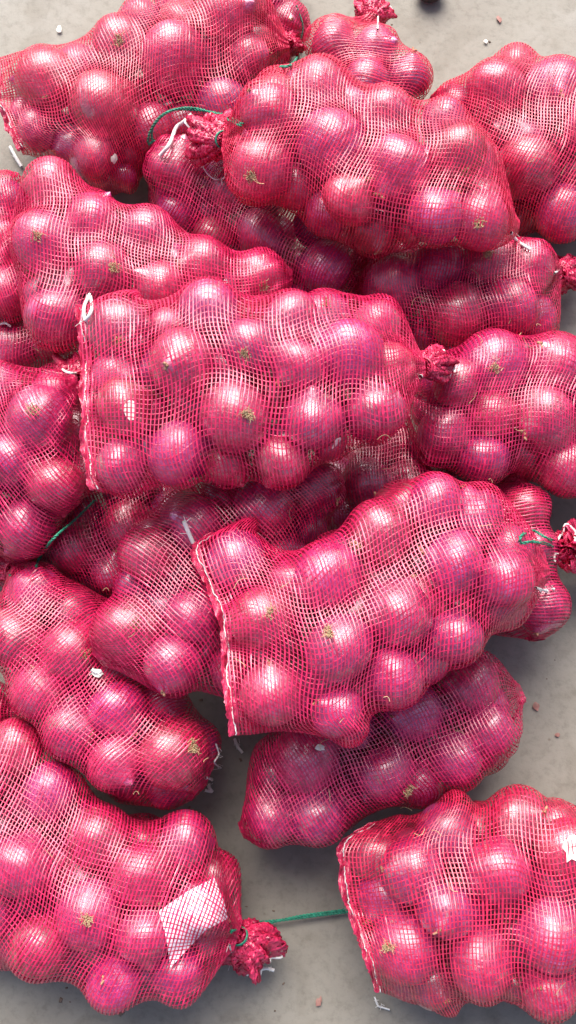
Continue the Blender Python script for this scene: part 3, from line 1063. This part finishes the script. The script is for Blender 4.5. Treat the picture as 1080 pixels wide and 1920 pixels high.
bag_roots = {}
for b in bags:
    P = net_nodes(b)
    ctr = P.reshape(-1, 3).mean(0)
    base = np.array([ctr[0], ctr[1], max(0.0, P[..., 2].min())])
    root = bpy.data.objects.new('onion_bag', None)
    root.empty_display_size = .05
    root.location = base
    COL.objects.link(root)
    tag(root, b.d['label'], 'bag', 'red net bags of onions piled on the floor')
    bpy.context.view_layer.update()
    bag_roots[b.k] = root
    Nn = normals(P)
    cdir = P - b.world(*[np.full(P.shape[:2], x) if np.isscalar(x) else x for x in (lambda a: (a, np.interp(a, b.A, b.Cb), 0 * a))(b.frame(P)[0])])
    if (Nn * cdir).sum() < 0: Nn = -Nn
    mb = MB()
    grid_threads(mb, P, Nn, .00085, .0015, True, .42)
    # loosely closed ends
    link('netting', mb.mesh('netting', M[b.d['net']], base), root)
    if b.d['seam']:
        seam_band(b, P, root)
    if b.d['ros']:
        tuft(b, b.d['ros'][0], b.d['ros'][1], root)


# ------------------------------------------------------------------ twine, loose threads
def twine(root, pts, name='twine', r=.0011, mat='green', plies=2, lifts=None, n=90, pitch=.008):
    W = []
    for q, p in enumerate(pts):
        l = .004 if lifts is None else lifts[q]
        W.append(surf(p[0], p[1], l)[0])
    S = spline(W, n)
    L = np.concatenate([[0], np.cumsum(np.linalg.norm(np.diff(S, axis=0), axis=1))])
    T = nrm(np.gradient(S, axis=0)); A = nrm(np.cross(T, [.1, .2, .97])); B = np.cross(T, A)
    mb = MB()
    for k in range(plies):
        ph = L / pitch * 2 * math.pi + k * math.pi
        off = r * .9 * (np.cos(ph)[:, None] * A + np.sin(ph)[:, None] * B) if plies > 1 else 0
        mb.tube(S + off, r * (.75 if plies > 1 else 1), 5)
    if plies == 1:   # fuzzy fibre ends
        g = np.random.default_rng(int(pts[0][0]))
        for q in range(6):
            c = S[g.integers(0, n)]
            mb.tube(np.array([c, c + g.normal(0, .002, 3), c + g.normal(0, .004, 3)]), .0003, 3)
    return link(name, mb.mesh(name, M[mat], root.location), root)


B_ = bag_roots
twine(B_['C'], [(452,236),(400,212),(350,202),(305,215),(282,245),(278,270),(290,262)], lifts=[.012,.022,.022,.016,.009,.004,.004])
twine(B_['C'], [(455,232),(415,214),(360,206),(318,208),(288,236),(284,262)], lifts=[.006,.018,.02,.014,.009,.004])
twine(B_['S'], [(432,1748),(470,1728),(540,1722),(600,1714),(652,1708)], lifts=[.006,.02,.012,.012,.01], r=.0011)
twine(B_['S'], [(434,1745),(480,1733),(560,1716),(646,1704)], lifts=[.006,.02,.013,.012])
twine(B_['J'], [(178,938),(140,975),(100,1010),(75,1045),(68,1062)], lifts=[.01,.03,.035,.02,.006])
twine(B_['A'], [(525,125),(545,122),(560,108),(566,96)], lifts=[.006]*4)
twine(B_['V'], [(556,10),(568,50),(560,80),(548,92)], lifts=[.003]*4, r=.0007)
twine(B_['P'], [(1082,1058),(1058,1030),(1028,1010),(1000,995),(980,1002),(976,1018),(1000,1016),(1030,1022),(1060,1050),(1075,1062)], lifts=[.018]*10, n=140)
twine(B_['R'], [(-5,1075),(12,1084),(20,1078)], lifts=[.004]*3)
WT = dict(mat='white', plies=1, name='white_thread', n=40)
twine(B_['G'], [(168,552),(158,575),(160,600),(172,580),(170,556)], r=.0019, **WT)
twine(B_['G'], [(788,706),(800,700),(812,688),(818,672),(822,668)], r=.0022, lifts=[.006,.012,.014,.012,.008], **WT)
twine(B_['M'], [(345,978),(352,995),(362,1018)], r=.0022, lifts=[.02,.012,.004], **WT)
twine(B_['M'], [(440,1385),(446,1400),(455,1412)], r=.0018, **WT)
twine(B_['C'], [(300,292),(318,270),(330,240),(345,228),(360,214)], r=.0024, lifts=[.005,.008,.012,.014,.014], **WT)
twine(B_['C'], [(380,290),(382,315),(400,335),(418,335),(424,325)], r=.0009, **WT)
twine(B_['C'], [(958,436),(968,450),(982,460),(995,468)], r=.0019, **WT)
twine(B_['R'], [(385,1458),(398,1462),(392,1475),(398,1484),(385,1482)], r=.0018, **WT)
twine(B_['R'], [(172,1255),(182,1262),(190,1258)], r=.0022, **WT)
twine(B_['R'], [(405,1395),(410,1415),(402,1430),(415,1440)], r=.001, **WT)
twine(B_['F'], [(20,278),(32,300),(42,316)], r=.0024, **WT)
twine(B_['J'], [(118,668),(112,680),(120,695),(140,700),(158,706)], r=.0014, lifts=[.02]*5, **WT)
twine(B_['S'], [(436,1800),(452,1802),(466,1815),(484,1812),(500,1808),(515,1812)], r=.002, lifts=[.03]*6, **WT)
twine(B_['S'], [(430,1772),(440,1790),(450,1800)], r=.001, lifts=[.03]*3, **WT)
twine(B_['T'], [(702,1868),(708,1884),(718,1888),(730,1892)], r=.001, **WT)
twine(B_['I'], [(1040,512),(1060,505),(1078,500)], r=.0014, lifts=[.012]*3, **WT)
twine(B_['B'], [(708,55),(708,30),(714,12),(722,4)], r=.0013, lifts=[.02]*4, **WT)
twine(B_['O'], [(1005,1102),(1025,1108),(1040,1104)], r=.0014, **WT)
twine(B_['K'], [(0,608),(10,606),(20,612)], r=.0015, **WT)


# ------------------------------------------------------------------ papery flakes and bits
def flake(px, py, size, mat, label, cat='onion skin', name='skin_flake', elong=1.6, lift=.002):
    c, n = surf(px, py, lift)
    g = np.random.default_rng(int(px * 7 + py))
    e1 = nrm(np.cross(n, g.normal(0, 1, 3))); e2 = np.cross(n, e1)
    nu, nr = 12, 4
    u = np.linspace(0, 2 * math.pi, nu, endpoint=False)
    rag = 1 + g.normal(0, .18, nu)
    V = []
    for k in range(nr):
        f = (k + .02) / (nr - 1)
        x = f * rag * np.cos(u) * size * elong; y = f * rag * np.sin(u) * size
        z = .5 * size * (np.sin(x / size * 1.4 + 1) + .5 * np.cos(y / size * 2)) * .5 + g.normal(0, .03 * size, nu)
        V.append(x[:, None] * e1 + y[:, None] * e2 + (z + size * .3)[:, None] * n)
    V = np.concatenate(V)
    if lift < 0:
        V = V - ((V @ n) * .8)[:, None] * n
    V2 = V - n * .0005
    i = np.arange(nr - 1)[:, None] * nu; j = np.arange(nu)[None]; j2 = (j + 1) % nu
    F = np.stack([i + j, i + j2, i + nu + j2, i + nu + j], -1).reshape(-1, 4)
    o = link(name, mesh_np(name, np.vstack([V, V2]), np.vstack([F, F[:, ::-1] + len(V)]), M[mat]), None, c)
    tag(o, label, cat, 'loose scraps on the pile and floor')
    return o


flake(212, 298, .0052, 'pale', 'pale round scrap lying on the top left bag near its lower edge', elong=1.1)
flake(246, 768, .006, 'pale', 'pale torn skin patch near the left seam of the central bag', elong=1.8, lift=-.0008)
flake(630, 830, .0042, 'pale', 'small whitish scrap on the lower right part of the central bag', elong=1.7, lift=-.0004)
flake(182, 1262, .004, 'pale', 'white fluff scrap on the slanting lower left bag')
flake(600, 1402, .0035, 'pale', 'tiny pale scrap at the lower edge of the big lower central bag')
flake(1070, 1590, .008, 'pale', 'pale skin patch at the right edge of the bottom right bag', lift=-.001)
flake(935, 38, .003, 'skin', 'brown skin flake on the bare floor at the top right', elong=1.8)
flake(1005, 1325, .0035, 'skin', 'pinkish skin flake on the floor to the right of the lower bags', elong=1.5)
flake(1045, 1378, .0022, 'skin', 'small brown skin chip on the floor right of the lower bags')
flake(598, 1878, .003, 'skin', 'dull red skin flake on the floor near the bottom edge')
flake(112, 57, .004, 'pale', 'pale chip on the floor above the top left bag')
flake(910, 80, .003, 'pale', 'small yellow-white chip on the floor above the top right bag', elong=1.1)


# glossy white patch laid under the net of the bottom left bag
def glossy_patch():
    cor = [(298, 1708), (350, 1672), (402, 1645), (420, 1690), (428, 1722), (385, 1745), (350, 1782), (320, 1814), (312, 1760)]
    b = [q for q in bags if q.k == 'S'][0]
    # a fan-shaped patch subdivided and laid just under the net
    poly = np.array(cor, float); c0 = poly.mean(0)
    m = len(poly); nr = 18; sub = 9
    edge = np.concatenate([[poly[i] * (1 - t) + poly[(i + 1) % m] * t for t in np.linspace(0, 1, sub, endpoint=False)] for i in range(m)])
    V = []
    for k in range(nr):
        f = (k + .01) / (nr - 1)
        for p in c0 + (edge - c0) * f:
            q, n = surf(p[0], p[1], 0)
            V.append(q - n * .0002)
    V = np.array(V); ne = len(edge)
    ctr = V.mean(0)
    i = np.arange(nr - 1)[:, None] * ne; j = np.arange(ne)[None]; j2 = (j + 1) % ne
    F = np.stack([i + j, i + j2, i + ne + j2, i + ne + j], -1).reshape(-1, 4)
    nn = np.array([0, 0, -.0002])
    o = link('white_patch', mesh_np('white_patch', np.vstack([V, V + nn]) - ctr, np.vstack([F, F[:, ::-1] + len(V)]), M['patch_white']), None, ctr)
    tag(o, 'shiny white patch under the net of the bottom left bag', 'glossy_patch')


glossy_patch()


# dark object cut off by the top edge
def dark_lump():
    V, F = onion_mesh(11)
    c = on_z(808, -22, .018)
    V = V * np.array([.022, .018, .02])
    o = link('dark_lump', mesh_np('dark_lump', V, F, M['dark']), None, c)
    tag(o, 'dark rounded lump on the floor at the very top edge', 'lump')


dark_lump()


# crumbs strewn over the floor
def crumbs():
    mb = MB(); g = np.random.default_rng(5)
    for q in range(170):
        px, py = g.uniform(-60, 1140), g.uniform(-60, 1980)
        p = on_z(px, py, 0)
        s = g.choice([.0008, .0012, .002], p=[.6, .3, .1]) * g.uniform(.7, 1.4)
        a = g.uniform(0, 6.28)
        ca, sa = math.cos(a), math.sin(a)
        V = []
        for z, f in ((0.0, 1), (s * .8, .55)):
            for x, y in ((-1, -1), (1, -.8), (.9, 1), (-1.1, .7)):
                x *= s * f * g.uniform(.7, 1.3) * 1.4; y *= s * f * g.uniform(.7, 1.3)
                V.append(p + np.array([x * ca - y * sa, x * sa + y * ca, z + .0002]))
        mb.add(V, [(4, 5, 6, 7), (0, 1, 5, 4), (1, 2, 6, 5), (2, 3, 7, 6), (3, 0, 4, 7)])
    o = link('floor_crumbs', mb.mesh('floor_crumbs', M['dirt'], smooth=False))
    tag(o, 'brown crumbs and grit strewn over the grey floor', 'crumbs', None, 'stuff')


crumbs()


def fibres():
    mb = MB(); g = np.random.default_rng(9)
    spots = [(760,1510),(640,1350),(600,1395),(250,1190),(480,340),(1000,300),(905,640),(380,1425),(200,1100),(540,960),(720,880),(255,1480),(90,1600),(820,1560),(1050,1850)]
    for q in range(45):
        x, y = spots[q] if q < len(spots) else (g.uniform(0, 1080), g.uniform(100, 1850))
        p, n = surf(x, y, .002)
        if p[2] < .02: continue
        e1 = nrm(np.cross(n, g.normal(0, 1, 3))); L = g.uniform(.003, .009)
        t = np.linspace(-1, 1, 7)[:, None]
        e2 = np.cross(n, e1)
        P = p + e1 * t * L + e2 * (t ** 2) * L * g.uniform(-.6, .6) + n * (.002 + .003 * t ** 2)
        mb.tube(P, .00032, 3)
    o = link('loose_fibres', mb.mesh('loose_fibres', M['root']))
    tag(o, 'dry straw coloured fibres caught on the nets', 'fibres', None, 'stuff')


fibres()
print('onions', len(allon), 'visible', len(vis), 'tris ~', sum(len(o.data.polygons) * 2 for o in bpy.data.objects if o.type == 'MESH'))
